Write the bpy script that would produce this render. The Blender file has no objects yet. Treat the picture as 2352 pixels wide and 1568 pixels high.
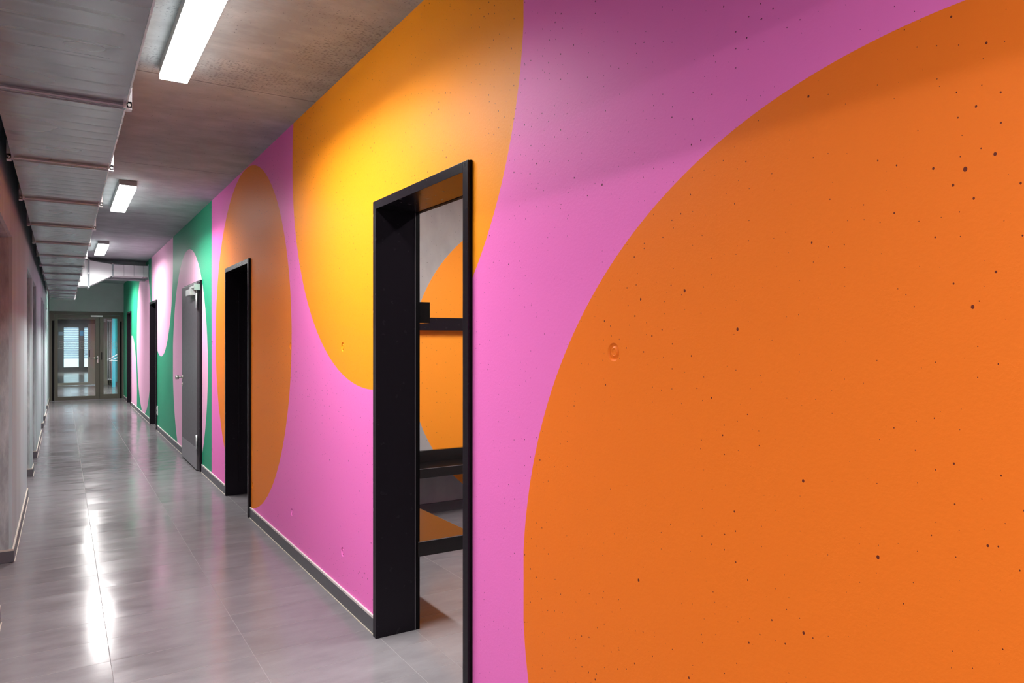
import bpy, bmesh, math, random
from mathutils import Vector, Matrix
random.seed(7)
SC = bpy.context.scene
COL = SC.collection
H = 1.47          # eye height
CZ = 2.955        # ceiling
XL, XR = -0.285, 1.33
YE = 20.9         # end wall
YB = -6.0
# ------------------------------------------------------------------ node helpers
class NT:
    def __init__(s, name):
        s.m = bpy.data.materials.new(name); s.m.use_nodes = True
        s.t = s.m.node_tree; s.t.nodes.clear()
        s.out = s.n('ShaderNodeOutputMaterial')
        s.p = s.n('ShaderNodeBsdfPrincipled')
        s.l(s.p.outputs[0], s.out.inputs[0])
    def n(s, k, **kw):
        x = s.t.nodes.new(k)
        for a, b in kw.items(): setattr(x, a, b)
        return x
    def l(s, a, b): s.t.links.new(a, b)
    def put(s, sock, v):
        if isinstance(v, bpy.types.NodeSocket): s.l(v, sock)
        else:
            if isinstance(v, (tuple, list)) and len(v) == 3 and sock.type == 'RGBA': v = (*v, 1)
            sock.default_value = v
    def m1(s, op, a, b=0.0, c=0.0, clamp=False):
        x = s.n('ShaderNodeMath', operation=op); x.use_clamp = clamp
        s.put(x.inputs[0], a); s.put(x.inputs[1], b); s.put(x.inputs[2], c)
        return x.outputs[0]
    def mix(s, f, a, b):
        x = s.n('ShaderNodeMix', data_type='RGBA')
        s.put(x.inputs[0], f); s.put(x.inputs[6], a); s.put(x.inputs[7], b)
        return x.outputs[2]
    def pos(s):
        g = s.n('ShaderNodeNewGeometry'); x = s.n('ShaderNodeSeparateXYZ'); s.l(g.outputs['Position'], x.inputs[0])
        return g.outputs['Position'], x.outputs[0], x.outputs[1], x.outputs[2]
    def vec(s, x, y, z):
        c = s.n('ShaderNodeCombineXYZ'); s.put(c.inputs[0], x); s.put(c.inputs[1], y); s.put(c.inputs[2], z); return c.outputs[0]
    def scaled(s, v, sc):
        x = s.n('ShaderNodeVectorMath', operation='MULTIPLY'); s.l(v, x.inputs[0]); x.inputs[1].default_value = sc; return x.outputs[0]
    def noise(s, v, scale, det=3, rough=.5, dist=0):
        x = s.n('ShaderNodeTexNoise'); s.l(v, x.inputs['Vector']); x.inputs['Scale'].default_value = scale
        x.inputs['Detail'].default_value = det; x.inputs['Roughness'].default_value = rough; x.inputs['Distortion'].default_value = dist
        return x.outputs[0]
    def ramp(s, v, lo, hi, a=0.0, b=1.0, smooth=False):
        x = s.n('ShaderNodeMapRange', interpolation_type='SMOOTHSTEP' if smooth else 'LINEAR')
        s.put(x.inputs[0], v); s.put(x.inputs[1], lo); s.put(x.inputs[2], hi); s.put(x.inputs[3], a); s.put(x.inputs[4], b)
        return x.outputs[0]
    def bump(s, h, dist, strength=1.0, prev=None):
        x = s.n('ShaderNodeBump'); s.put(x.inputs['Height'], h); x.inputs['Distance'].default_value = dist
        x.inputs['Strength'].default_value = strength
        if prev is not None: s.l(prev, x.inputs['Normal'])
        return x.outputs[0]
    def set(s, **kw):
        for k, v in kw.items(): s.put(s.p.inputs[k.replace('_', ' ')], v)
        return s

def simple(name, col, rough=.5, metal=0., spec=.5):
    k = NT(name); P, x, y, z = k.pos()
    nz = k.noise(P, 30, 2)
    k.set(Base_Color=k.mix(k.ramp(nz, .3, .7), tuple(c*.985 for c in col), tuple(min(1, c*1.015) for c in col)),
          Roughness=k.ramp(nz, .2, .8, rough*.92, min(1, rough*1.08)), Metallic=metal)
    k.p.inputs['Specular IOR Level'].default_value = spec
    return k.m

def pits(k, u, v, scale, rmax, pw=2.5, seed=0.0, dens=None, round_=1.0):
    """sparse bug holes on the plane (u, v): mask 1 inside a hole, radius up to rmax metres"""
    t = k.n('ShaderNodeTexVoronoi', feature='F1', voronoi_dimensions='2D'); t.inputs['Scale'].default_value = scale
    k.l(k.vec(k.m1('ADD', u, seed), k.m1('MULTIPLY', v, round_), 0.0), t.inputs['Vector'])
    sep = k.n('ShaderNodeSeparateColor'); k.l(t.outputs['Color'], sep.inputs[0])
    r = k.m1('MULTIPLY', k.m1('POWER', sep.outputs[0], pw), rmax*scale)
    if dens is not None: r = k.m1('MULTIPLY', r, dens)
    return k.m1('LESS_THAN', t.outputs['Distance'], r)

# ------------------------------------------------------------------ materials
PINK = (.90, .19, .58)
ORANGE = (.93, .198, .018)
MARI = (.97, .325, .012)
DORG = (.88, .235, .018)
GREEN = (.022, .30, .165)
ROSE = (.90, .47, .68)
PLUGS = [(1.57, -0.03), (3.90, -0.03), (3.90, -1.18), (4.95, -1.17), (4.98, -0.03), (6.13, -0.03), (6.14, -1.19), (8.03, -0.02), (8.03, -1.15), (12.95, -1.08)]

def mural_mat(name, bg, disc=None, fg=None):
    k = NT(name); P, x, y, z = k.pos()
    col = bg
    if disc:
        cy, cz, r = disc
        a = k.m1('SUBTRACT', y, cy); b = k.m1('SUBTRACT', z, cz + H)
        q = k.m1('MULTIPLY_ADD', a, a, k.m1('MULTIPLY', b, b))
        col = k.mix(k.m1('LESS_THAN', q, r*r), bg, fg)
    dens = k.ramp(k.noise(P, 1.9, 2), .40, .64, .35, 1.2)
    big = pits(k, y, z, 6.0, .0036, 2.4, 7.7, None, .8)
    hole = k.m1('MAXIMUM', pits(k, y, z, 29, .0025, 1.7, 0, dens, .8), big)
    mid = k.noise(P, 100, 3, .62)
    col = k.mix(k.m1('MULTIPLY', hole, .9), col, (.075, .008, .015))
    k.set(Base_Color=col, Roughness=k.ramp(mid, .3, .7, .40, .50), Normal=k.bump(k.m1('SUBTRACT', mid, k.m1('MULTIPLY', big, 2.5)), .0008, .6))
    k.p.inputs['Specular IOR Level'].default_value = .13
    return k.m
# (from y, to y, ground, disc centre y, centre height above the eye, radius, disc colour)
BANDS = [(-9, -.90, PINK, (-2.4, 1.1, 1.44), MARI), (-.90, 2.040, PINK, (.618, -.833, 1.427), ORANGE),
         (2.040, 4.944, PINK, (3.485, 1.205, 1.45), MARI), (4.944, 8.066, PINK, (6.393, .039, 1.44), DORG),
         (8.066, 11.18, GREEN, (9.747, -.300, 1.449), ROSE), (11.18, 14.11, GREEN, (12.643, 1.243, 1.481), ROSE),
         (14.11, 17.015, GREEN, (15.55, .057, 1.455), ROSE), (17.015, 30, GREEN, (18.336, -1.178, 1.311), ROSE)]

def room_mural():
    k = NT('room concrete with orange disc'); P, x, y, z = k.pos()
    def circ(cx, cz, r):
        a = k.m1('SUBTRACT', x, cx); b = k.m1('SUBTRACT', z, cz + H)
        return k.m1('LESS_THAN', k.m1('ADD', k.m1('MULTIPLY', a, a), k.m1('MULTIPLY', b, b)), r*r)
    nz = k.noise(k.scaled(P, (1, 1, .55)), 2.6, 4, .6)
    col = k.mix(k.ramp(nz, .3, .7), (.27, .28, .275), (.42, .43, .425))
    onw = k.m1('MULTIPLY', k.m1('GREATER_THAN', y, 5.5), k.m1('LESS_THAN', y, 5.6))
    col = k.mix(k.m1('MULTIPLY', circ(3.86, -.183, 1.385), onw), col, (.96, .32, .012))
    hole = pits(k, x, z, 22, .003, 3)
    col = k.mix(k.m1('MULTIPLY', hole, .7), col, (.05, .03, .02))
    k.set(Base_Color=col, Roughness=.55, Normal=k.bump(k.m1('SUBTRACT', k.m1('MULTIPLY', nz, .4), hole), .002, .7))
    return k.m

def concrete(name, a, b, stretch, scale, joints=(), jaxis='y', hole_amt=.8, thr=.003, hs=22, rough=.7, jw=.004, honey=None, plane='yz'):
    k = NT(name); P, x, y, z = k.pos()
    sp = k.scaled(P, stretch)
    n = k.noise(sp, scale, 5, .62)
    n2 = k.noise(P, .9, 1)
    n3 = k.noise(sp, scale*5, 2, .6)
    f = k.m1('ADD', k.m1('MULTIPLY', n, .65), k.m1('ADD', k.m1('MULTIPLY', n2, .25), k.m1('MULTIPLY', n3, .08)))
    col = k.mix(k.ramp(f, .40, .62), a, b)
    hu, hv = (x, y) if plane == 'xy' else (k.m1('ADD', x, y), z)
    hole = pits(k, hu, hv, hs, thr, 3.2)
    col = k.mix(k.m1('MULTIPLY', hole, hole_amt), col, tuple(c*.22 for c in a))
    if honey is not None:   # honeycombed patch of the slab with dashes pulled along the formwork
        dn = k.m1('MULTIPLY', k.ramp(k.noise(P, 1.5, 2), .42, .60, 0, 1.3), k.ramp(y, honey, honey+.15, 1, .25))
        h2 = pits(k, hu, hv, 46, .008, 1.3, 5.1, dn, 2.2)
        col = k.mix(k.m1('MULTIPLY', h2, .55), col, tuple(c*.3 for c in a)); hole = k.m1('MAXIMUM', hole, h2)
    ax = y if jaxis == 'y' else x
    jt = None
    wob = k.m1('MULTIPLY', k.m1('SUBTRACT', k.noise(P, 7, 2), .5), .02)
    for j in joints:
        d = k.m1('ABSOLUTE', k.m1('ADD', k.m1('SUBTRACT', ax, j), wob))
        g = k.ramp(d, jw, jw*2.2, 1, 0)
        jt = g if jt is None else k.m1('MAXIMUM', jt, g)
        if honey is not None:
            rim = k.m1('MULTIPLY', k.ramp(d, .006, .030, 1, 0), k.ramp(n, .46, .62, 0, .55))
            col = k.mix(rim, col, tuple(min(1, c*1.25) for c in b))
    hgt = 1.0
    if jt is not None:
        col = k.mix(k.m1('MULTIPLY', jt, .65), col, tuple(c*.35 for c in a))
        hgt = k.m1('SUBTRACT', hgt, jt)
    hgt = k.m1('ADD', hgt, k.m1('MULTIPLY', k.m1('ADD', n3, n), .35))
    k.set(Base_Color=col, Roughness=k.ramp(n, .3, .7, rough-.08, rough+.08), Normal=k.bump(hgt, .003, .7))
    return k.m

def floor_mat():
    k = NT('grey stoneware floor tiles'); P, x, y, z = k.pos()
    TX, TY, X0, Y0 = .573, .2865, .1865, 4.05
    # beyond the doorway the grid starts again at the threshold
    room = k.m1('GREATER_THAN', x, 1.5195)
    strip = k.m1('GREATER_THAN', x, 1.3325)
    off = k.m1('ADD', X0, k.m1('MULTIPLY', room, 1.52 - X0))
    fx = k.m1('DIVIDE', k.m1('SUBTRACT', x, off), TX); fy = k.m1('DIVIDE', k.m1('SUBTRACT', y, Y0), TY)
    def dist(f, T):
        fr = k.m1('FRACT', k.m1('ADD', f, 100.0)); return k.m1('MULTIPLY', k.m1('MINIMUM', fr, k.m1('SUBTRACT', 1, fr)), T)
    ix = k.m1('ADD', k.m1('FLOOR', fx), k.m1('MULTIPLY', room, 17)); iy = k.m1('FLOOR', fy)
    gx = k.m1('LESS_THAN', dist(fx, TX), .0016); gy = k.m1('LESS_THAN', dist(fy, TY), .0011)
    g = k.m1('MAXIMUM', gx, gy)
    wn = k.n('ShaderNodeTexWhiteNoise', noise_dimensions='3D'); k.l(k.vec(ix, iy, strip), wn.inputs[0])
    sep = k.n('ShaderNodeSeparateColor'); k.l(wn.outputs['Color'], sep.inputs[0])
    sv = k.n('ShaderNodeVectorMath', operation='ADD'); k.l(k.scaled(P, (1, 2.6, 1)), sv.inputs[0]); k.l(k.scaled(wn.outputs['Color'], (9, 9, 9)), sv.inputs[1])
    st = k.noise(sv.outputs[0], 3.2, 4, .62)
    gr = k.noise(P, 190, 2, .7)
    f = k.m1('ADD', k.m1('MULTIPLY', st, .78), k.m1('MULTIPLY', gr, .28))
    col = k.mix(k.ramp(f, .36, .70), (.160, .148, .158), (.212, .197, .211))
    col = k.mix(k.m1('MULTIPLY', k.m1('GREATER_THAN', gr, .63), .35), col, (.12, .11, .115))
    col = k.mix(k.m1('MULTIPLY', sep.outputs[0], .12), col, (.20, .19, .20))
    gcol = k.mix(gx, (.25, .23, .235), (.23, .215, .22))
    col = k.mix(g, col, gcol)
    # tiles lie a hair out of plane with each other, and the glaze is pebbled
    tilt = k.m1('ADD', k.m1('MULTIPLY', k.m1('SUBTRACT', sep.outputs[1], .5), k.m1('MULTIPLY', x, .010)),
                k.m1('MULTIPLY', k.m1('SUBTRACT', sep.outputs[2], .5), k.m1('MULTIPLY', y, .017)))
    n2 = k.bump(k.m1('SUBTRACT', k.m1('ADD', tilt, k.m1('ADD', k.m1('MULTIPLY', gr, .00010), k.m1('MULTIPLY', st, .00008))), k.m1('MULTIPLY', g, .001)), 1.0, 1.0)
    ro = k.m1('ADD', k.ramp(st, .3, .7, .10, .17), k.m1('MULTIPLY', sep.outputs[0], .05))
    ro = k.m1('ADD', ro, k.m1('MULTIPLY', g, .4))
    k.set(Base_Color=col, Roughness=ro, Normal=n2)
    k.p.inputs['Specular IOR Level'].default_value = .17
    return k.m

def galv_mat(name, base, rough=.27, metal=.8):
    k = NT(name); P, x, y, z = k.pos()
    st = k.noise(k.scaled(P, (1, 1.6, 1)), 2.2, 1)
    col = k.mix(k.ramp(st, .3, .7), tuple(c*.95 for c in base), tuple(min(1, c*1.05) for c in base))
    k.set(Base_Color=col, Metallic=metal, Roughness=k.ramp(st, .3, .7, rough-.02, rough+.03))
    return k.m

M = {}
MUR = [mural_mat('mural paint %d' % i, b[2], b[3], b[4]) for i, b in enumerate(BANDS)]
M['room'] = room_mural(); M['floor'] = floor_mat()
M['ceil'] = concrete('cast concrete soffit', (.265, .305, .315), (.41, .465, .475), (1, 1.6, 1), 3.0, (1.5, 4.40, 6.71, 9.3, 11.10, 12.27), thr=.004, hs=20, hole_amt=.7, honey=4.35, plane='xy')
M['left'] = concrete('board marked grey concrete', (.32, .395, .41), (.49, .585, .60), (1, 5.5, .16), 3.0, (6.68, 10.9, 12.1, 13.0, 16.4), thr=.002, hs=16, hole_amt=.4, rough=.62, jw=.005)
M['reveal'] = concrete('rough grey concrete', (.25, .28, .285), (.46, .50, .51), (3, 3, .7), 6, (), thr=.0014, hs=34, rough=.8)
M['endwall'] = concrete('dark grey plaster', (.50, .51, .52), (.58, .59, .60), (1, 1, 1), 1.2, (), hole_amt=.1, rough=.6)
M['galv'] = galv_mat('galvanised duct sheet', (.30, .335, .345), .25, .65); M['galvb'] = galv_mat('galvanised bracket steel', (.68, .70, .70), .28, .6)
M['galv_lit'] = galv_mat('galvanised sheet lightened as lamplit', (.74, .77, .78), .40, .45)  # lightened to put the lamp's brightness on the branch into its colour
M['flange'] = galv_mat('rolled flange steel', (.30, .365, .385), .42, .15)
M['frame'] = simple('anthracite lacquered steel', (.013, .010, .014), .26, 0, .12)
M['seal'] = simple('black rubber seal', (.003, .002, .003), .6, 0, .1)
M['leaf'] = simple('grey lacquered door leaf', (.085, .076, .085), .38)
M['kick'] = simple('brushed steel plate', (.30, .285, .31), .33, .6)
M['steel'] = simple('satin stainless steel', (.70, .66, .62), .28, .95)
M['bench'] = simple('black lacquered board', (.009, .007, .007), .2, 0, .5)
M['skirt'] = simple('slate grey skirting tile', (.090, .088, .100), .42)
M['sealant'] = simple('pale skirting joint', (.66, .60, .58), .6)
M['oak'] = simple('cream sealing strip', (.46, .41, .35), .6)
M['alu'] = simple('olive bronze aluminium frame', (.088, .080, .060), .36, .15)
M['tan'] = simple('tan plaster', (.33, .30, .25), .7)
M['whitep'] = simple('white plastic', (.80, .80, .80), .4)
M['radi'] = simple('white radiator enamel', (.82, .82, .88), .3)
M['cyan'] = simple('bright cyan paint', (.10, .66, .86), .4)
M['teal'] = simple('teal paint', (.02, .30, .34), .45)
M['blue'] = simple('blue sticker', (.01, .42, 1.0), .4)
M['pblue'] = simple('pale blue notice', (.22, .38, .58), .5)
M['etch'] = simple('frosted film', (.30, .29, .28), .6)
M['dframe'] = simple('dark grey window frame', (.055, .055, .055), .45)
M['house'] = simple('grey lamp housing', (.30, .29, .285), .4, .3)
def emis(name, col, s):
    k = NT(name); k.set(Base_Color=(.9, .9, .9), Emission_Color=col); k.p.inputs['Emission Strength'].default_value = s; return k.m
M['lamp'] = emis('opal lamp diffuser', (1, .975, .96), 12.0)
WATT = 62.0
def glass():
    k = NT('clear glazing'); k.t.nodes.remove(k.p)
    tr = k.n('ShaderNodeBsdfTransparent'); tr.inputs[0].default_value = (.90, .94, .92, 1)
    gl = k.n('ShaderNodeBsdfGlossy'); gl.inputs['Roughness'].default_value = .03
    fr = k.n('ShaderNodeFresnel'); fr.inputs[0].default_value = 1.45
    mx = k.n('ShaderNodeMixShader'); k.l(k.m1('MULTIPLY', fr.outputs[0], 1.6, clamp=True), mx.inputs[0]); k.l(tr.outputs[0], mx.inputs[1]); k.l(gl.outputs[0], mx.inputs[2])
    k.l(mx.outputs[0], k.out.inputs[0]); return k.m
M['glass'] = glass()
def slat():
    k = NT('white blind slat'); t = k.n('ShaderNodeBsdfTranslucent'); t.inputs[0].default_value = (.8, .84, .9, 1)
    k.set(Base_Color=(.8, .82, .85), Roughness=.5); mx = k.n('ShaderNodeMixShader'); mx.inputs[0].default_value = .8
    k.l(k.p.outputs[0], mx.inputs[1]); k.l(t.outputs[0], mx.inputs[2]); k.l(mx.outputs[0], k.out.inputs[0]); return k.m
M['slat'] = slat()

# ------------------------------------------------------------------ geometry helpers
def box(bm, x0, x1, y0, y1, z0, z1, bev=0.0):
    b = bmesh.new()
    vs = [b.verts.new((x, y, z)) for x in (x0, x1) for y in (y0, y1) for z in (z0, z1)]
    for f in ((0, 1, 3, 2), (4, 6, 7, 5), (0, 4, 5, 1), (2, 3, 7, 6), (0, 2, 6, 4), (1, 5, 7, 3)): b.faces.new([vs[i] for i in f])
    if bev: bmesh.ops.bevel(b, geom=b.edges[:], offset=bev, segments=2, affect='EDGES', profile=.7)
    add(bm, b)
def add(bm, b):
    mp = {}
    for v in b.verts: mp[v] = bm.verts.new(v.co)
    for f in b.faces:
        nf = bm.faces.new([mp[v] for v in f.verts]); nf.smooth = f.smooth
    b.free()
def tube(bm, pts, r, seg=14, cap=True):
    pts = [Vector(p) for p in pts]; rings = []
    for i, p in enumerate(pts):
        d = (pts[min(i+1, len(pts)-1)] - pts[max(i-1, 0)]).normalized()
        up = Vector((0, 0, 1)) if abs(d.z) < .9 else Vector((1, 0, 0))
        a = d.cross(up).normalized(); b = d.cross(a).normalized()
        rr = r[i] if isinstance(r, (list, tuple)) else r
        rings.append([bm.verts.new(p + a*math.cos(t)*rr + b*math.sin(t)*rr) for t in [2*math.pi*j/seg for j in range(seg)]])
    for q, w in zip(rings, rings[1:]):
        for j in range(seg):
            f = bm.faces.new((q[j], q[(j+1) % seg], w[(j+1) % seg], w[j])); f.smooth = True
    if cap: bm.faces.new(rings[0][::-1]); bm.faces.new(rings[-1])
def hexa(bm, v):
    vs = [bm.verts.new(p) for p in v]
    for f in ((0, 1, 2, 3), (7, 6, 5, 4), (0, 4, 5, 1), (1, 5, 6, 2), (2, 6, 7, 3), (3, 7, 4, 0)): bm.faces.new([vs[i] for i in f])
def obj(name, bm, mat, parent=None):
    bmesh.ops.recalc_face_normals(bm, faces=bm.faces[:])
    me = bpy.data.meshes.new(name); bm.to_mesh(me); bm.free(); me.materials.append(M[mat] if isinstance(mat, str) else mat)
    o = bpy.data.objects.new(name, me); COL.objects.link(o)
    if parent is not None:
        o.parent = parent; o.matrix_parent_inverse = parent.matrix_basis.inverted()
    return o
def bx(name, mat, parent, *a, bev=0.0):
    bm = bmesh.new()
    for q in (a if isinstance(a[0], (tuple, list)) else (a,)): box(bm, *q, bev=bev)
    return obj(name, bm, mat, parent)
def tag(o, label, cat, group=None, kind=None):
    o['label'] = label; o['category'] = cat
    if group: o['group'] = group
    if kind: o['kind'] = kind
    return o
def thing(name, label, cat, loc=(0, 0, 0), group=None, kind=None):
    o = bpy.data.objects.new(name, None); COL.objects.link(o); o.location = loc; o.empty_display_size = .1
    return tag(o, label, cat, group, kind)
def copy_tree(o, parent=None, off=None):
    c = o.copy(); COL.objects.link(c)
    if parent is not None: c.parent = parent
    if off is not None: c.location = Vector(o.location) + Vector(off)
    for ch in [x for x in bpy.data.objects if x.parent == o]: copy_tree(ch, c)
    return c
def wall_mesh(axis, c0, c1, u0, u1, z0, z1, holes, extra=()):
    """slab between c0..c1 on `axis` ('x' or 'y'), spanning u and z, with rectangular holes (ua, ub, za, zb)"""
    us = sorted({u0, u1, *extra, *[h[0] for h in holes], *[h[1] for h in holes]}); zs = sorted({z0, z1, *[h[2] for h in holes], *[h[3] for h in holes]})
    bm = bmesh.new(); cache = {}
    def V(c, u, z):
        key = (c, u, z)
        if key not in cache: cache[key] = bm.verts.new((c, u, z) if axis == 'x' else (u, c, z))
        return cache[key]
    def solid(i, j):
        if not (0 <= i < len(us)-1 and 0 <= j < len(zs)-1): return False
        mu, mz = (us[i]+us[i+1])/2, (zs[j]+zs[j+1])/2
        return not any(h[0] < mu < h[1] and h[2] < mz < h[3] for h in holes)
    for i in range(len(us)-1):
        for j in range(len(zs)-1):
            if not solid(i, j): continue
            a, b, c, d = us[i], us[i+1], zs[j], zs[j+1]
            for cc in (c0, c1): bm.faces.new((V(cc, a, c), V(cc, b, c), V(cc, b, d), V(cc, a, d)))
            for ni, nj, p, q in ((i-1, j, (a, c), (a, d)), (i+1, j, (b, c), (b, d)), (i, j-1, (a, c), (b, c)), (i, j+1, (a, d), (b, d))):
                if not solid(ni, nj): bm.faces.new((V(c0, *p), V(c0, *q), V(c1, *q), V(c1, *p)))
    return bm

# ------------------------------------------------------------------ shell
XW = 4.3; YV = 41.0
floor = bx('floor', 'floor', None, -5.3, XW+.2, YB-.2, YV+.2, -.15, 0)
tag(floor, 'polished grey stoneware tile floor of the corridor and the rooms beside it', 'floor', kind='structure')
ceil = bx('ceiling', 'ceil', None, -5.3, XW+.2, YB-.2, YV+.2, CZ, CZ+.2)
tag(ceil, 'bare cast concrete ceiling with slab joints and bug holes', 'ceiling', kind='structure')

# doorways in the painted wall: (y near, y far, top)
D1 = (2.40, 3.385); D2 = (6.21, 7.24); D3 = (8.66, 9.93); D4 = (13.17, 14.22); D5 = (18.45, 19.55)
FT = 2.165
DH = [(a+.012, b-.012, 0.0, FT-.012) for a, b in (D1, D2, D3, D4, D5)]
PR = .031
PH = [(a-PR, a+PR, b+H-PR, b+H+PR) for a, b in PLUGS]
bm = wall_mesh('x', XR, XR+.02, YB, YE, 0, CZ, DH + PH, [b[0] for b in BANDS[1:]])
add(bm, wall_mesh('x', XR+.02, 1.53, YB, YE, 0, CZ, DH))
def paint(bm, me_obj):
    me = me_obj.data; me.materials.clear()
    for m in MUR: me.materials.append(m)
    for p in me.polygons:
        c = p.center.y
        p.material_index = next(i for i, b in enumerate(BANDS) if b[0] <= c < b[1])
wr = obj('wall_right', bm, MUR[0]); paint(None, wr)
# painted-over formwork tie holes: shallow round dishes with a small raised core
for a, b in PLUGS:
    bm = bmesh.new(); N = 32; zc = b+H; rings = []
    for rr, dep in ((.0255, 0), (.0235, .0044), (.0215, .0054), (.0145, .0036), (.0125, .0014), (.0100, .0010), (.0085, .0030)):
        rings.append([bm.verts.new((XR+dep, a+rr*math.cos(2*math.pi*i/N), zc+rr*1.02*math.sin(2*math.pi*i/N))) for i in range(N)])
    sq = []
    for i in range(N):
        c, s_ = math.cos(2*math.pi*i/N), math.sin(2*math.pi*i/N); m = max(abs(c), abs(s_)); sq.append(bm.verts.new((XR, a+PR*c/m, zc+PR*s_/m)))
    for p, q in zip([sq]+rings, rings):
        for i in range(N):
            f = bm.faces.new((p[i], p[(i+1) % N], q[(i+1) % N], q[i])); f.smooth = p is not sq
    bm.faces.new(rings[-1])
    paint(None, obj('tie_hole', bm, MUR[0], wr))
tag(wr, 'concrete wall painted with big orange, marigold and rose discs on pink and green', 'wall', kind='structure')

NICHES = [(4.58, 5.80), (8.12, 9.37), (9.70, 10.84), (13.35, 14.5), (14.8, 15.85), (17.35, 18.5)]
YL = 3.0
bm = wall_mesh('x', XL-.30, XL, YL, YE, 0, CZ, [(a, b, 0, 2.165) for a, b in NICHES])
wl = obj('wall_left', bm, 'left')
tag(wl, 'pale board-marked concrete wall with door-high recesses left of the corridor', 'wall', kind='structure')
# back of the recesses, plus rough jamb linings
bm = bmesh.new(); box(bm, XL-.50, XL-.30, YL, YE, 0, CZ)
rb = obj('recess_back', bm, 'reveal', wl)
for a, b in NICHES:
    bx('recess_lining', 'reveal', wl, (XL-.30, XL-.018, b-.006, b, 0, 2.165), (XL-.30, XL-.018, a, a+.006, 0, 2.165), (XL-.30, XL-.018, a, b, 2.159, 2.165))

# skirtings
def skirting(name, segs, side, lab, strip):
    s = 1 if side == 'l' else -1; x = XL if side == 'l' else XR
    bm = bmesh.new(); bs = bmesh.new(); bj = bmesh.new()
    for a, b, ends in segs:
        box(bm, min(x, x+s*.011), max(x, x+s*.011), a, b, 0.004, .078)
        box(bs, min(x, x+s*.010), max(x, x+s*.010), a, b, .078, .090)
        box(bj, min(x, x+s*.016), max(x, x+s*.016), a, b, 0, .004)
        if ends:
            for yy, t in ((a, -.011), (b, .011)):
                y0, y1 = min(yy, yy+t), max(yy, yy+t)
                xa, xb = XL-.30, XL+.011
                box(bm, xa, xb, y0, y1, 0.004, .078); box(bs, xa, xb-.001, y0, y1, .078, .090)
    o = tag(obj(name, bm, 'skirt'), lab, 'baseboard', kind='structure')
    obj('sealant_strip', bs, strip, o); obj('floor_joint', bj, 'oak', o)
ys = [YL] + [v for n in NICHES for v in n] + [YE]
skirting('baseboard_left', [(ys[i]+(0 if i == 0 else .0), ys[i+1], True) for i in range(0, len(ys), 2)], 'l', 'slate grey tile skirting wrapping the left concrete piers', 'oak')
ds = [YB] + [v for d in (D1, D2, D3, D4, D5) for v in d] + [YE]
skirting('baseboard_right', [(ds[i], ds[i+1], False) for i in range(0, len(ds), 2)], 'r', 'slate grey tile skirting along the painted wall', 'sealant')

wh = tag(bx('wall_added_hall', 'left', None, -5.2, -5, YB, YL+.2, 0, CZ), 'plain concrete far wall of the unseen hall added left of the viewer', 'wall', kind='structure')  # unseen hall, added so its lamps can light the foreground wall
wh2 = tag(bx('wall_added_hall_far', 'left', None, -5, XL-.5, YL, YL+.2, 0, CZ), 'plain concrete side wall of the unseen hall added left of the viewer', 'wall', kind='structure')
wb = bx('wall_behind', 'left', None, -5.2, XW, YB-.2, YB, 0, CZ)
tag(wb, 'plain concrete wall closing the corridor behind the viewer', 'wall', kind='structure')
we = obj('wall_end', wall_mesh('y', YE, YE+.2, -1.2, XW, 0, CZ, [(XL+.004, XR-.002, 0, 2.222)]), 'endwall')
tag(we, 'dark grey end wall above the glazed double door', 'wall', kind='structure')
bmx = bx('trim_1', 'ceil', None, XL, XR, 15.06, 15.32, 2.62, CZ)
tag(bmx, 'concrete downstand beam behind the branch duct', 'beam', kind='structure')

# rooms beside the corridor
wo = tag(bx('wall_outer', 'room', None, XW, XW+.2, YB, YV, 0, CZ), 'concrete outer wall of the side rooms', 'wall', kind='structure')
wp = tag(bx('wall_room', 'room', None, 1.53, XW, 5.55, 5.72, 0, CZ), 'concrete wall of the side room with an orange disc painted on it', 'wall', kind='structure')
wq = tag(bx('wall_near', 'room', None, 1.53, XW, -.9, -.7, 0, CZ), 'plain concrete near wall of the side room', 'wall', kind='structure')
wpb = bx('baseboard_room', 'skirt', None, 1.53, XW, 5.539, 5.55, 0, .085)
tag(wpb, 'dark skirting under the orange disc in the side room', 'baseboard', kind='structure')

# door frames -----------------------------------------------------
def frame(n, D, lab, leaf=False):
    y0, y1 = D; t = thing('door_%d' % n, lab, 'door frame' if not leaf else 'door', (XR, (y0+y1)/2, 0), kind='structure')
    xf, xb, w = XR-.020, 1.545, .040
    for nm, a, b in (('near_jamb', y0, y0+w), ('far_jamb', y1-w, y1)):
        j = bx(nm, 'frame', t, xf, xb, a, b, 0, FT, bev=.0015)
        # thin stepped rim towards the wall and a groove near the room side
        r0, r1 = (a-.0035, a) if nm == 'near_jamb' else (b, b+.0035)
        bx('rim', 'seal', j, XR-.011, XR-.0015, r0, r1, .0, FT)
        g0, g1 = (b, b+.002) if nm == 'near_jamb' else (a-.002, a)
        bx('seal_strip', 'kick', j, 1.520, 1.523, g0, g1, .004, FT-w)
        bx('rebate', 'seal', j, 1.523, 1.546, g0, g1, .002, FT-w)
    h = bx('head', 'frame', t, xf, xb, y0+w, y1-w, FT-w, FT, bev=.0015)
    bx('rebate', 'seal', h, 1.523, 1.546, y0+w, y1-w, FT-w-.002, FT-w)
    return t
f1 = frame(1, D1, 'nearest doorway with a deep dark steel frame, open to the bench room')
f2 = frame(2, D2, 'dark steel doorway cut into the dark orange disc, unlit inside')
f4 = frame(4, D4, 'dark open doorway between two rose discs, socket beside it')
f5 = frame(5, D5, 'farthest dark open doorway, next to the glazed end door')
for f, D in ((f2, D2), (f4, D4)):
    bx('door_stop', 'frame', f, 1.425, 1.440, D[1]-.052, D[1]-.040, .13, 1.98, bev=.003)
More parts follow.
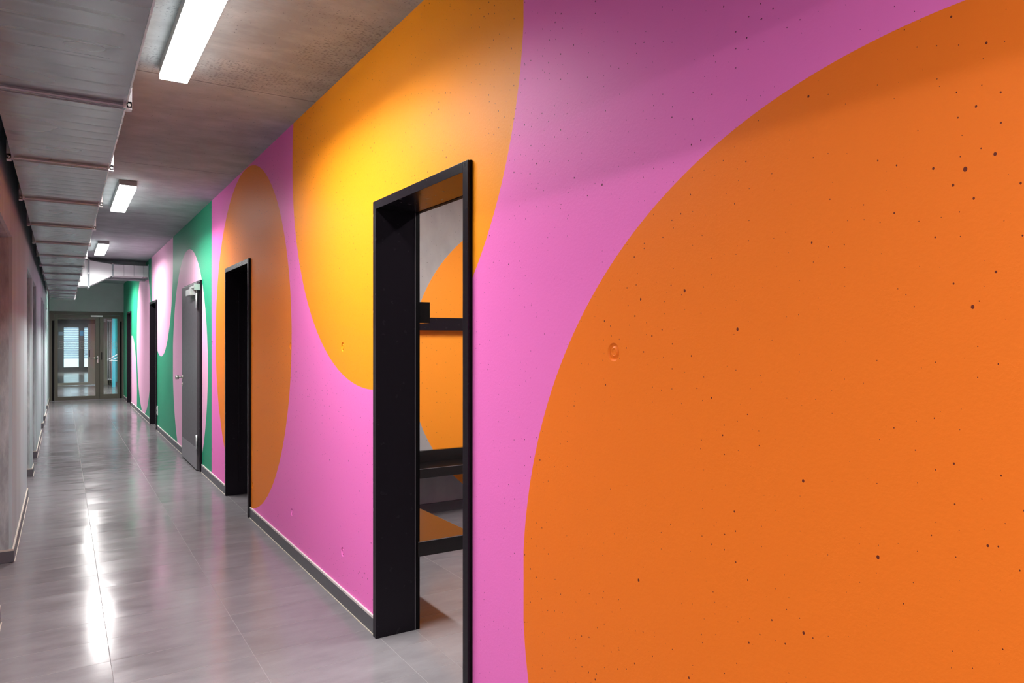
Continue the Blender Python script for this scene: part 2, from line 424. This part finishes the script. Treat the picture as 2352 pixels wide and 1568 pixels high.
# closed grey door 3
d3 = thing('door_3', 'closed grey door with closer and kick plate inside a rose disc', 'door', (XR, 9.3, 0), kind='structure')
y0, y1 = D3
fr = bx('door_frame', 'frame', d3, (XR-.022, 1.53, y0, y0+.05, 0, FT), (XR-.022, 1.53, y1-.03, y1, 0, FT), (XR-.022, 1.53, y0+.05, y1-.03, FT-.04, FT), bev=.0015)
lf = bx('leaf', 'leaf', d3, XR-.045, XR-.001, y0+.085, y1+.01, .012, FT-.020, bev=.003)
bx('kick_plate', 'kick', lf, XR-.0465, XR-.045, y0+.09, y1+.004, .02, .262)
for zz in (1.93, .33):
    bm = bmesh.new(); tube(bm, [(XR-.05, y0+.068, zz-.085), (XR-.05, y0+.068, zz+.085)], .010, 12)
    box(bm, XR-.049, XR-.040, y0+.07, y0+.10, zz-.08, zz+.08)
    obj('hinge', bm, 'galvb', lf)
bm = bmesh.new(); box(bm, XR-.105, XR-.045, y0+.18, y0+.50, 2.00, 2.07, bev=.006)
cl = obj('closer', bm, 'galvb', lf)
bm = bmesh.new(); box(bm, XR-.085, XR-.060, y0+.03, y0+.34, 2.075, 2.10, bev=.002); box(bm, XR-.08, XR-.02, y0+.02, y0+.05, 2.05, 2.12, bev=.002)
obj('closer_arm', bm, 'galvb', cl)
bm = bmesh.new(); yy = y1-.075
tube(bm, [(XR-.045, yy, 1.02), (XR-.052, yy, 1.02)], .026, 20); tube(bm, [(XR-.050, yy, 1.02), (XR-.098, yy, 1.02)], .010, 14)
tube(bm, [(XR-.090, yy, 1.02), (XR-.094, yy, 1.02), (XR-.128, yy, 1.02), (XR-.132, yy, 1.02)], [.020, .026, .026, .020], 20)
obj('door_knob', bm, 'steel', lf)
bm = bmesh.new(); tube(bm, [(XR-.045, yy, .93), (XR-.054, yy, .93)], .024, 20); tube(bm, [(XR-.05, yy, .93), (XR-.062, yy, .93)], .009, 12)
obj('lock_cylinder', bm, 'steel', lf)

# socket by doorway 4
sk = thing('wall_socket', 'white double socket low on the green wall beside a doorway', 'socket', (XR, 13.10, .33))
bx('socket_plate', 'whitep', sk, XR-.012, XR, 13.065, 13.145, .255, .405, bev=.003)
for zz in (.293, .367):
    bm = bmesh.new(); tube(bm, [(XR-.012, 13.105, zz), (XR-.016, 13.105, zz)], .028, 18); obj('socket_insert', bm, 'whitep', sk)

# ------------------------------------------------------------------ ceiling lamps
def lamp(y1, L=1.45, x=.51, w=.142, lab='', group='strip lamps along the corridor ceiling', watt=WATT, spread=153):
    t = thing('ceiling_lamp', lab, 'ceiling lamp', (x, y1-L/2, CZ), group)
    bx('housing', 'house', t, x-w/2-.001, x+w/2+.001, y1-L, y1, CZ-.048, CZ, bev=.002)
    bx('diffuser', 'lamp', t, x-w/2+.002, x+w/2-.002, y1-L+.004, y1-.004, CZ-.072, CZ-.048, bev=.004)
    a = bpy.data.lights.new('tube_light', 'AREA'); a.shape = 'RECTANGLE'; a.size = w-.02; a.size_y = L-.03
    a.energy = watt; a.color = (1, .975, .95); a.spread = math.radians(spread)
    lo = bpy.data.objects.new('tube_light', a); COL.objects.link(lo); lo.parent = t
    lo.location = (0, 0, -.075)
    return t
lamp(4.27, lab='largest lit strip lamp, cut off by the top of the picture')
lamp(8.90, lab='lit strip lamp second from the viewer, over the dark orange disc', watt=76)
lamp(13.56, lab='small lit strip lamp just in front of the branch duct', watt=92, spread=168)
lamp(18.22, lab='lit strip lamp beyond the beam, glowing onto the end wall', watt=150, spread=156)
lamp(-.42, lab='lit strip lamp over the orange disc, just behind the viewer')
lamp(-4.0, x=.51, lab='lit strip lamp at the back end of the corridor')
for hx, hy in ((-1.9, -.8), (-1.9, 2.2), (-3.6, -.8), (-3.6, 2.2)):  # unseen fill lamps added to brighten the foreground of the painted wall
    lamp(hy, x=hx, lab='added fill strip lamp in the unseen hall left of the viewer', group='added fill lamps in the unseen hall', watt=34, spread=180)
lamp(4.1, L=1.4, x=2.55, lab='lit strip lamp in the bench room', group='strip lamps in side rooms', watt=98, spread=180)
lamp(25.0, L=1.5, x=.7, lab='lit strip lamp between the two glazed doors', group='strip lamps beyond the glazed door', watt=120, spread=150)
lamp(38.5, L=1.5, x=.7, lab='lit strip lamp beyond the second glazed door', group='strip lamps beyond the glazed door', watt=150, spread=150)

# ------------------------------------------------------------------ duct
DX0, DX1, DZ0, DZ1, DY1 = -.214, .206, 2.39, 2.87, 18.05
duct = thing('air_duct', 'long rectangular galvanised air duct with flanged sections under the ceiling', 'air duct', (0, 8, DZ0))
fl = [15.10 if i == 10 else 3.15+1.18*i for i in range(-5, 13)]
cuts = [-3.6] + [y for y in fl if -3.5 < y < DY1-.1] + [DY1]
for a, b in zip(cuts, cuts[1:]):
    bm = bmesh.new(); box(bm, DX0, DX1, a+.003, b-.003, DZ0+.004, DZ1)
    ny = max(8, int((b-a)/.0118)); nx = 14; g = []
    for iy in range(ny+1):
        y = a+.003+(b-a-.006)*iy/ny; row = []
        edge = min(1, min(y-a, b-y)/.08)
        for ix in range(nx+1):
            u = ix/nx; x = DX0+(DX1-DX0)*u; fade = min(1, 6*min(u, 1-u))
            # cross-broken sheet: shallow transverse swages plus slight oil-canning
            sw = max(0, math.cos(2*math.pi*(y-a)/.118))**3
            oil = math.sin(7.1*y+3*x+a)*math.sin(9*x+2.3*y)+.6*math.sin(17*y+a*3)*math.sin(21*x)
            row.append(bm.verts.new((x, y, DZ0-.0+edge*fade*(-.0016*sw+.0013*oil))))
        g.append(row)
    for p, q in zip(g, g[1:]):
        for ix in range(nx):
            f = bm.faces.new((p[ix], p[ix+1], q[ix+1], q[ix])); f.smooth = True
    for row, yy in ((g[0], a+.003), (g[-1], b-.003)):
        pass
    obj('duct_section', bm, 'galv', duct)
    bx('edge_highlight_lip', 'galvb', duct, DX1, DX1+.006, a+.02, b-.02, DZ0-.002, DZ0+.012)  # added lip in lighter steel, drawing the bright highlight along the duct edge
for y in cuts[1:]:
    e = .016
    bm = bmesh.new()
    for dy0, dy1, ee in ((-.015, -.009, e), (-.009, -.001, e*.6), (.001, .009, e*.6), (.009, .015, e)):
        box(bm, DX0-ee, DX1+ee*.4, y+dy0, y+dy1, DZ0-ee, DZ0+.001)
        box(bm, DX0-ee, DX0+.001, y+dy0, y+dy1, DZ0, DZ1); box(bm, DX1-.001, DX1+ee, y+dy0, y+dy1, DZ0+.02, DZ1)
        box(bm, DX0-ee, DX1+ee, y+dy0, y+dy1, DZ1-.001, DZ1+ee)
    fg = obj('flange', bm, 'flange', duct)
    bx('clip_rail', 'galvb', fg, DX0+.01, DX1-.01, y-.020, y-.015, DZ0-.013, DZ0-.008)
    for s_, xx in ((-1, DX0), (1, DX1)):
        bm = bmesh.new()
        xa, xb = (xx-.022, xx+.008) if s_ < 0 else (xx-.008, xx+.022)
        box(bm, xa, xb, y-.019, y-.015, DZ0-.019, DZ0+.010, bev=.001)
        xc = (xx-.022, xx-.002) if s_ < 0 else (xx+.002, xx+.022)
        box(bm, *xc, y-.019, y-.015, DZ0-.016, DZ0+.075, bev=.001)
        box(bm, *xc, y-.019, y+.019, DZ0-.021, DZ0-.018)
        obj('corner_bracket', bm, 'galvb', fg)
        bm = bmesh.new(); xm = (xc[0]+xc[1])/2
        tube(bm, [(xm, y-.019, DZ0-.006), (xm, y-.028, DZ0-.006)], .006, 6)
        obj('corner_bolt', bm, 'galvb', fg)
# hanger rods between duct and ceiling
for y in (2.0, 5.0, 8.0, 11.0, 14.0, 17.0):
    bm = bmesh.new()
    tube(bm, [(DX0-.02, y, DZ1-.10), (DX0-.02, y, CZ)], .004, 8)
    box(bm, DX0-.03, DX0, y-.02, y+.02, DZ1-.12, DZ1-.08)
    obj('hanger', bm, 'flange', duct)

# branch
br = thing('branch_duct', 'tapering galvanised branch duct running from the main duct to the painted wall', 'air duct', (.7, 14.8, 2.7))
YN, YF = 14.58, 14.98
bx('collar', 'galv_lit', br, DX1+.002, .38, YN, YF, 2.44, 2.90)
bm = bmesh.new()
hexa(bm, [(.38, YN, 2.44), (.38, YF, 2.44), (.38, YF, 2.90), (.38, YN, 2.90), (.75, YN, 2.645), (.75, YF, 2.645), (.75, YF, 2.845), (.75, YN, 2.845)])
obj('reducer', bm, 'galv_lit', br)
for xx in (.50, .63):
    pass
bx('straight_section', 'galv_lit', br, .75, 1.326, YN, YF, 2.645, 2.845)
def ring(x, z0, z1, nm, e=.025, w=.016):
    f = bx(nm, 'flange', br, (x-w, x+w, YN-e, YN+.001, z0-e, z1+e), (x-w, x+w, YF-.001, YF+e, z0-e, z1+e), (x-w, x+w, YN, YF, z0-e, z0+.001), (x-w, x+w, YN, YF, z1-.001, z1+e))
    for zz in (z0-.012, z1+.012, (z0+z1)/2):
        bm = bmesh.new(); tube(bm, [(x, YN-e, zz), (x, YN-e-.012, zz)], .010, 6); obj('bolt', bm, 'galvb', f)
ring(.385, 2.44, 2.90, 'flange'); ring(.757, 2.645, 2.845, 'flange', .022, .013)
bx('wall_collar', 'flange', br, (1.245, 1.252, YN-.012, YF+.01, 2.64, 2.85), (1.318, 1.329, YN-.03, YF+.03, 2.612, 2.875))
for z0 in (2.70,): 
    
    for sx in (.93, 1.09): bx('seam', 'flange', br, sx, sx+.006, YN-.003, YN, 2.645, 2.845)

# ------------------------------------------------------------------ bench room furniture
b1 = thing('wall_bench', 'black bench board along the corridor wall, seen end on through the nearest doorway', 'bench', (1.69, 4.3, 0), 'benches in the side room')
bx('seat_board', 'bench', b1, 1.532, 1.85, 3.33, 5.20, .373, .45, bev=.002)
bx('edge_trim', 'kick', b1, 1.5325, 1.8505, 3.3285, 3.3305, .4465, .4495)
for y in (3.9, 4.9): bx('bracket', 'frame', b1, 1.532, 1.72, y-.01, y+.01, .24, .373)
b2 = thing('wall_bench', 'black bench board with an upstand along the wall with the orange disc', 'bench', (2.9, 5.4, 0), 'benches in the side room')
bx('seat_board', 'bench', b2, 1.56, 4.1, 5.225, 5.548, .373, .45, bev=.002)
bx('edge_trim', 'kick', b2, 1.56, 4.1, 5.2235, 5.2255, .4465, .4495)
bx('upstand', 'bench', b2, 1.56, 4.1, 5.51, 5.548, .45, .545, bev=.002)
for x in (2.2, 3.2): bx('bracket', 'frame', b2, x-.01, x+.01, 5.36, 5.548, .24, .373)
c1 = tag(bx('coat_rail', 'bench', None, 1.531, 1.606, 3.35, 5.46, 1.5645, 1.6725), 'black square-ended coat rail on the corridor wall of the bench room', 'coat rail', 'coat rails in the side room')
c2 = tag(bx('coat_rail', 'frame', None, 1.56, 4.1, 5.475, 5.549, 1.565, 1.672), 'dark coat rail crossing the orange disc at head height', 'coat rail', 'coat rails in the side room')

# ------------------------------------------------------------------ glazed end door
gd = thing('door_6', 'olive grey glazed double door closing the end of the corridor', 'door', (.53, YE, 0), kind='structure')
ya, yb = YE+.0, YE+.07
x0, x1 = XL+.006, XR-.004
bx('fixed_frame', 'alu', gd, (x0, -.170, ya-.012, yb, 0, 2.218), (1.242, x1, ya-.012, yb, 0, 2.218), (-.170, 1.242, ya-.012, yb, 2.140, 2.218), bev=.002)
bx('finger_guard', 'seal', gd, (-.222, -.176, ya-.018, ya-.012, 0, 1.985), (1.246, 1.286, ya-.018, ya-.012, 0, 1.985))
LA = bx('wide_leaf', 'alu', gd, (-.166, -.102, ya-.004, yb-.004, .01, 2.136), (.700, .790, ya-.004, yb-.004, .01, 2.136), (-.102, .700, ya-.004, yb-.004, 2.055, 2.136), (-.102, .700, ya-.004, yb-.004, .01, .101), bev=.002)
LB = bx('narrow_leaf', 'alu', gd, (.796, .880, ya-.004, yb-.004, .01, 2.136), (1.187, 1.238, ya-.004, yb-.004, .01, 2.136), (.880, 1.187, ya-.004, yb-.004, 2.055, 2.136), (.880, 1.187, ya-.004, yb-.004, .01, .130), bev=.002)
bx('glass_pane', 'glass', LA, -.102, .700, ya+.028, ya+.034, .101, 2.055)
bx('glass_pane', 'glass', LB, .880, 1.187, ya+.028, ya+.034, .130, 2.055)
bx('door_closer', 'galvb', LA, .60, .86, ya-.045, ya-.004, 2.090, 2.128, bev=.004)
bm = bmesh.new(); tube(bm, [(.750, ya-.004, 1.054), (.750, ya-.05, 1.054)], .010); tube(bm, [(.752, ya-.05, 1.054), (.605, ya-.05, 1.054)], .011)
box(bm, .735, .765, ya-.010, ya-.003, .93, 1.10, bev=.002)
obj('lever_handle', bm, 'steel', LA)
bm = bmesh.new(); tube(bm, [(.838, ya-.004, 1.19), (.838, ya-.03, 1.18), (.838, ya-.03, 1.02), (.838, ya-.004, 1.01)], .008)
obj('bolt_lever', bm, 'frame', LB)
bx('door_seal', 'seal', gd, .7902, .7958, ya, ya+.05, .01, 2.136)
bx('threshold', 'kick', gd, x0+.02, x1-.02, ya-.02, yb, 0, .008)
# etched outline lettering on the panes
def strokes(name, parent, polys, x, z, w, h, t=.0045):
    bm = bmesh.new(); y = ya+.0255
    for pl in polys:
        for (a, b), (c, d) in zip(pl, pl[1:]):
            p = Vector((x+a*w, y, z+b*h)); q = Vector((x+c*w, y, z+d*h)); dr = (q-p); L = dr.length
            if L < 1e-5: continue
            dr.normalize(); nn = Vector((-dr.z, 0, dr.x))*t/2; e = dr*t/2
            vs = [bm.verts.new(v + Vector((0, dy, 0))) for dy in (0, .0015) for v in (p-nn-e, q-nn+e, q+nn+e, p+nn-e)]
            for f in ((0, 1, 2, 3), (4, 7, 6, 5), (0, 4, 5, 1), (2, 6, 7, 3)): bm.faces.new([vs[i] for i in f])
    return obj(name, bm, 'etch', parent)
arc = lambda cx, cy, rx, ry, a0, a1, n=16: [(cx+rx*math.cos(math.radians(a0+(a1-a0)*i/n)), cy+ry*math.sin(math.radians(a0+(a1-a0)*i/n))) for i in range(n+1)]
LE = [[(0, 0), (1, 0), (1, .28), (.32, .28), (.32, .4), (.85, .4), (.85, .62), (.32, .62), (.32, .74), (1, .74), (1, 1), (0, 1), (0, 0)]]
LH = [[(0, 0), (.28, 0), (.28, .4), (.72, .4), (.72, 0), (1, 0), (1, 1), (.72, 1), (.72, .65), (.28, .65), (.28, 1), (0, 1), (0, 0)]]
L2 = [[(0, 0), (1, 0), (1, .22), (.4, .22), (1, .62)] + arc(.55, .66, .45, .34, 0, 170), [(0, 0), (0, .2), (.65, .6)] + arc(.5, .66, .2, .14, -20, 180)]
LD = [[(0, 0), (0, 1), (.45, 1)] + arc(.45, .5, .55, .5, 90, -90) + [(0, 0)], arc(.45, .5, .26, .2, 0, 360)]
LO = [arc(.5, .5, .5, .5, 0, 360, 28), arc(.5, .5, .24, .22, 0, 360)]
LZ = [[(0, 1), (1, 1), (1, .8), (.35, .2), (1, .2), (1, 0), (0, 0), (0, .2), (.65, .8), (0, .8), (0, 1)]]
zb = 1.315; hh = .155
lt = lambda s, x, w, par=LA: strokes('lettering', par, s, x, zb, w, hh)
lt(LE, -.07, .09); lt(L2, .045, .10); lt(LD, .165, .135); lt(LE, .375, .085); lt(LO, .485, .14); lt(LH, .645, .05)
lt(LE, .895, .06, LB); lt(LZ, .985, .09, LB); lt(LO, 1.095, .08, LB)
strokes('etched_line', LA, [[(0, 0), (1, 0)], [(0, 1), (1, 1)]], -.10, 1.293, .80, .19, .004)
strokes('etched_line', LB, [[(0, 0), (1, 0)]], .882, 1.293, .303, .19, .004)

# ------------------------------------------------------------------ beyond the glazed door
vx0, vx1 = -.55, 2.4
vl = tag(bx('wall_lobby_left', 'endwall', None, vx0-.2, vx0, YE+.2, YV, 0, CZ), 'dark grey left wall of the lobby beyond the glazed door', 'wall', kind='structure')
vr = tag(bx('wall_lobby_right', 'tan', None, vx1, vx1+.2, YE+.2, YV, 0, CZ), 'tan right wall of the lobby beyond the glazed door', 'wall', kind='structure')
vm = obj('wall_lobby', wall_mesh('y', 27.95, 28.1, vx0, vx1, 0, CZ, [(-.36, .96, 0, 2.20)]), 'tan')
tag(vm, 'tan partition wall holding the second glazed door', 'wall', kind='structure')
g2 = thing('door_7', 'second glazed door seen through the first', 'door', (.3, 28, 0), kind='structure')
bx('door_frame', 'dframe', g2, (-.355, -.14, 27.94, 28.02, 0, 2.195), (-.14, .955, 27.94, 28.02, 2.07, 2.195), bev=.002)
L2f = bx('leaf', 'tan', g2, (.721, .950, 27.93, 27.99, 0.008, 2.07), (-.135, .721, 27.93, 27.99, .008, .098), bev=.002)
bx('head_rail', 'dframe', g2, -.135, .721, 27.93, 27.99, 1.965, 2.066)
bx('glass_pane', 'glass', L2f, -.14, .721, 27.955, 27.961, .098, 1.965)
bm = bmesh.new(); tube(bm, [(.76, 27.93, 1.05), (.76, 27.87, 1.05), (.64, 27.87, 1.05)], .011); box(bm, .74, .78, 27.92, 27.93, .95, 1.18)
obj('lever_handle', bm, 'frame', L2f)
# far window with blinds
wf = obj('wall_window', wall_mesh('y', YV-.1, YV+.1, vx0, vx1, 0, CZ, [(.02, .69, .19, 2.18), (.87, 1.7, .19, 2.18)]), 'dframe')
tag(wf, 'dark wall with two tall blind covered windows at the far end', 'wall', kind='structure')
for i, (a, b) in enumerate(((.02, .69), (.87, 1.7))):
    w = thing('window_%d' % (i+1), ['wider lit window left of the dark mullion', 'narrow lit window right of the dark mullion'][i], 'window', ((a+b)/2, YV-.1, .19), kind='structure')
    bx('window_frame', 'dframe', w, (a, a+.025, YV-.11, YV-.06, .19, 2.18), (b-.025, b, YV-.11, YV-.06, .19, 2.18), (a+.025, b-.025, YV-.11, YV-.06, .19, .22), (a+.025, b-.025, YV-.11, YV-.06, 2.15, 2.18))
    bx('glass_pane', 'glass', w, a+.025, b-.025, YV-.09, YV-.084, .22, 2.15)
    bm = bmesh.new()
    for q in range(14):
        z = .64+q*.110
        hexa(bm, [(a+.02, YV-.035, z), (b-.02, YV-.035, z), (b-.02, YV-.032, z), (a+.02, YV-.032, z), (a+.02, YV+.02, z+.088), (b-.02, YV+.02, z+.088), (b-.02, YV+.023, z+.088), (a+.02, YV+.023, z+.088)])
    tag(obj('window_blind', bm, 'slat'), ['white slatted blind half drawn in the left far window', 'white slatted blind in the narrower far window'][i], 'blind', 'blinds in the far windows')
tag(bx('window_notice', 'blue', None, .70, .86, YV-.104, YV-.1, 1.75, 2.0, bev=0), 'bright blue notice on the dark mullion between the far windows', 'notice')
bm = bmesh.new(); 
tag(bx('wall_notice', 'pblue', None, -.17, .01, YV-.104, YV-.1, 1.76, 1.94), 'pale blue notice on the dark wall left of the far windows', 'notice')
# radiator, cyan pier, junction box, handrail
ra = thing('tube_radiator', 'tall white tube radiator seen through the narrow glass pane', 'radiator', (1.35, 27.8, .1))
for i in range(3):
    for yy in (27.70, 27.76):
        bm = bmesh.new(); xx = 1.296+i*.055; tube(bm, [(xx, yy, .17), (xx, yy, 2.17)], .024, 12); obj('tube', bm, 'radi', ra)
for z0 in (2.14, .16): bx('header', 'radi', ra, 1.27, 1.435, 27.68, 27.78, z0, z0+.05, bev=.01)
bm = bmesh.new(); tube(bm, [(1.31, 27.73, .17), (1.31, 27.73, .0)], .008); tube(bm, [(1.37, 27.73, .17), (1.37, 27.73, .06), (1.40, 27.93, .06)], .008)
obj('pipe', bm, 'frame', ra)
bx('valve', 'frame', ra, 1.295, 1.325, 27.71, 27.75, .07, .13)
py_ = thing('painted_pier', 'bright cyan pier beside the white tube radiator', 'pier', (1.8, 26.6, 0))
bx('pier_face', 'cyan', py_, 1.362, 1.445, 26.45, 26.75, 0, CZ); bx('pier_return', 'teal', py_, 1.445, 2.39, 26.42, 26.78, 0, CZ)
bx('plinth', 'dframe', py_, 1.45, 2.38, 26.40, 26.42, 0, .17)
jb = thing('junction_box', 'small white junction box with a thin pipe on the tan lobby wall', 'junction box', (1.19, 27.95, 2.2))
bx('box_body', 'whitep', jb, (1.155, 1.235, 27.89, 27.95, 2.205, 2.245), (1.155, 1.235, 27.89, 27.95, 2.13, 2.195), bev=.004)
bm = bmesh.new(); tube(bm, [(1.195, 27.93, 2.13), (1.195, 27.93, .001)], .009); obj('conduit', bm, 'whitep', jb)
hr = thing('stair_handrail', 'white slanting handrail in front of the cyan pier', 'handrail', (1.4, 25.5, .9))
for a, b in (((1.165, .885), (1.55, 1.13)), ((1.22, .86), (1.60, 1.04)), ((1.22, .862), (1.60, .875))):
    bm = bmesh.new(); tube(bm, [(a[0], 25.5, a[1]), (b[0], 25.5, b[1])], .012); obj('rail', bm, 'radi', hr)
bm = bmesh.new(); tube(bm, [(1.60, 25.5, 0), (1.60, 25.5, 1.16)], .018); tube(bm, [(1.55, 25.5, 1.13), (1.60, 25.5, 1.16)], .012); obj('post', bm, 'radi', hr)

# ------------------------------------------------------------------ light outside the far window
wd = bpy.data.worlds.new('daylight'); SC.world = wd; wd.use_nodes = True
bg = wd.node_tree.nodes['Background']; bg.inputs[0].default_value = (.72, .82, 1, 1); bg.inputs[1].default_value = 3.2

# ------------------------------------------------------------------ camera
cam = bpy.data.cameras.new('camera'); cam.sensor_width = 36; cam.lens = 1640/2352*36; cam.clip_start = .02
co = bpy.data.objects.new('camera', cam); COL.objects.link(co); co.location = (0, 0, H)
co.rotation_euler = (math.pi/2, 0, -math.atan(1032/1640)); SC.camera = co
SC.view_settings.view_transform = 'Standard'; SC.view_settings.look = 'None'; SC.view_settings.gamma = 1; SC.view_settings.use_curve_mapping = False
SC.view_settings.exposure = 0.0
cy = SC.cycles; cy.use_denoising = True; cy.max_bounces = 8; cy.diffuse_bounces = 5; cy.glossy_bounces = 4; cy.adaptive_threshold = .04; cy.use_light_tree = False; cy.transparent_max_bounces = 12; cy.sample_clamp_indirect = 8
cy.caustics_reflective = True; cy.blur_glossy = 1.0
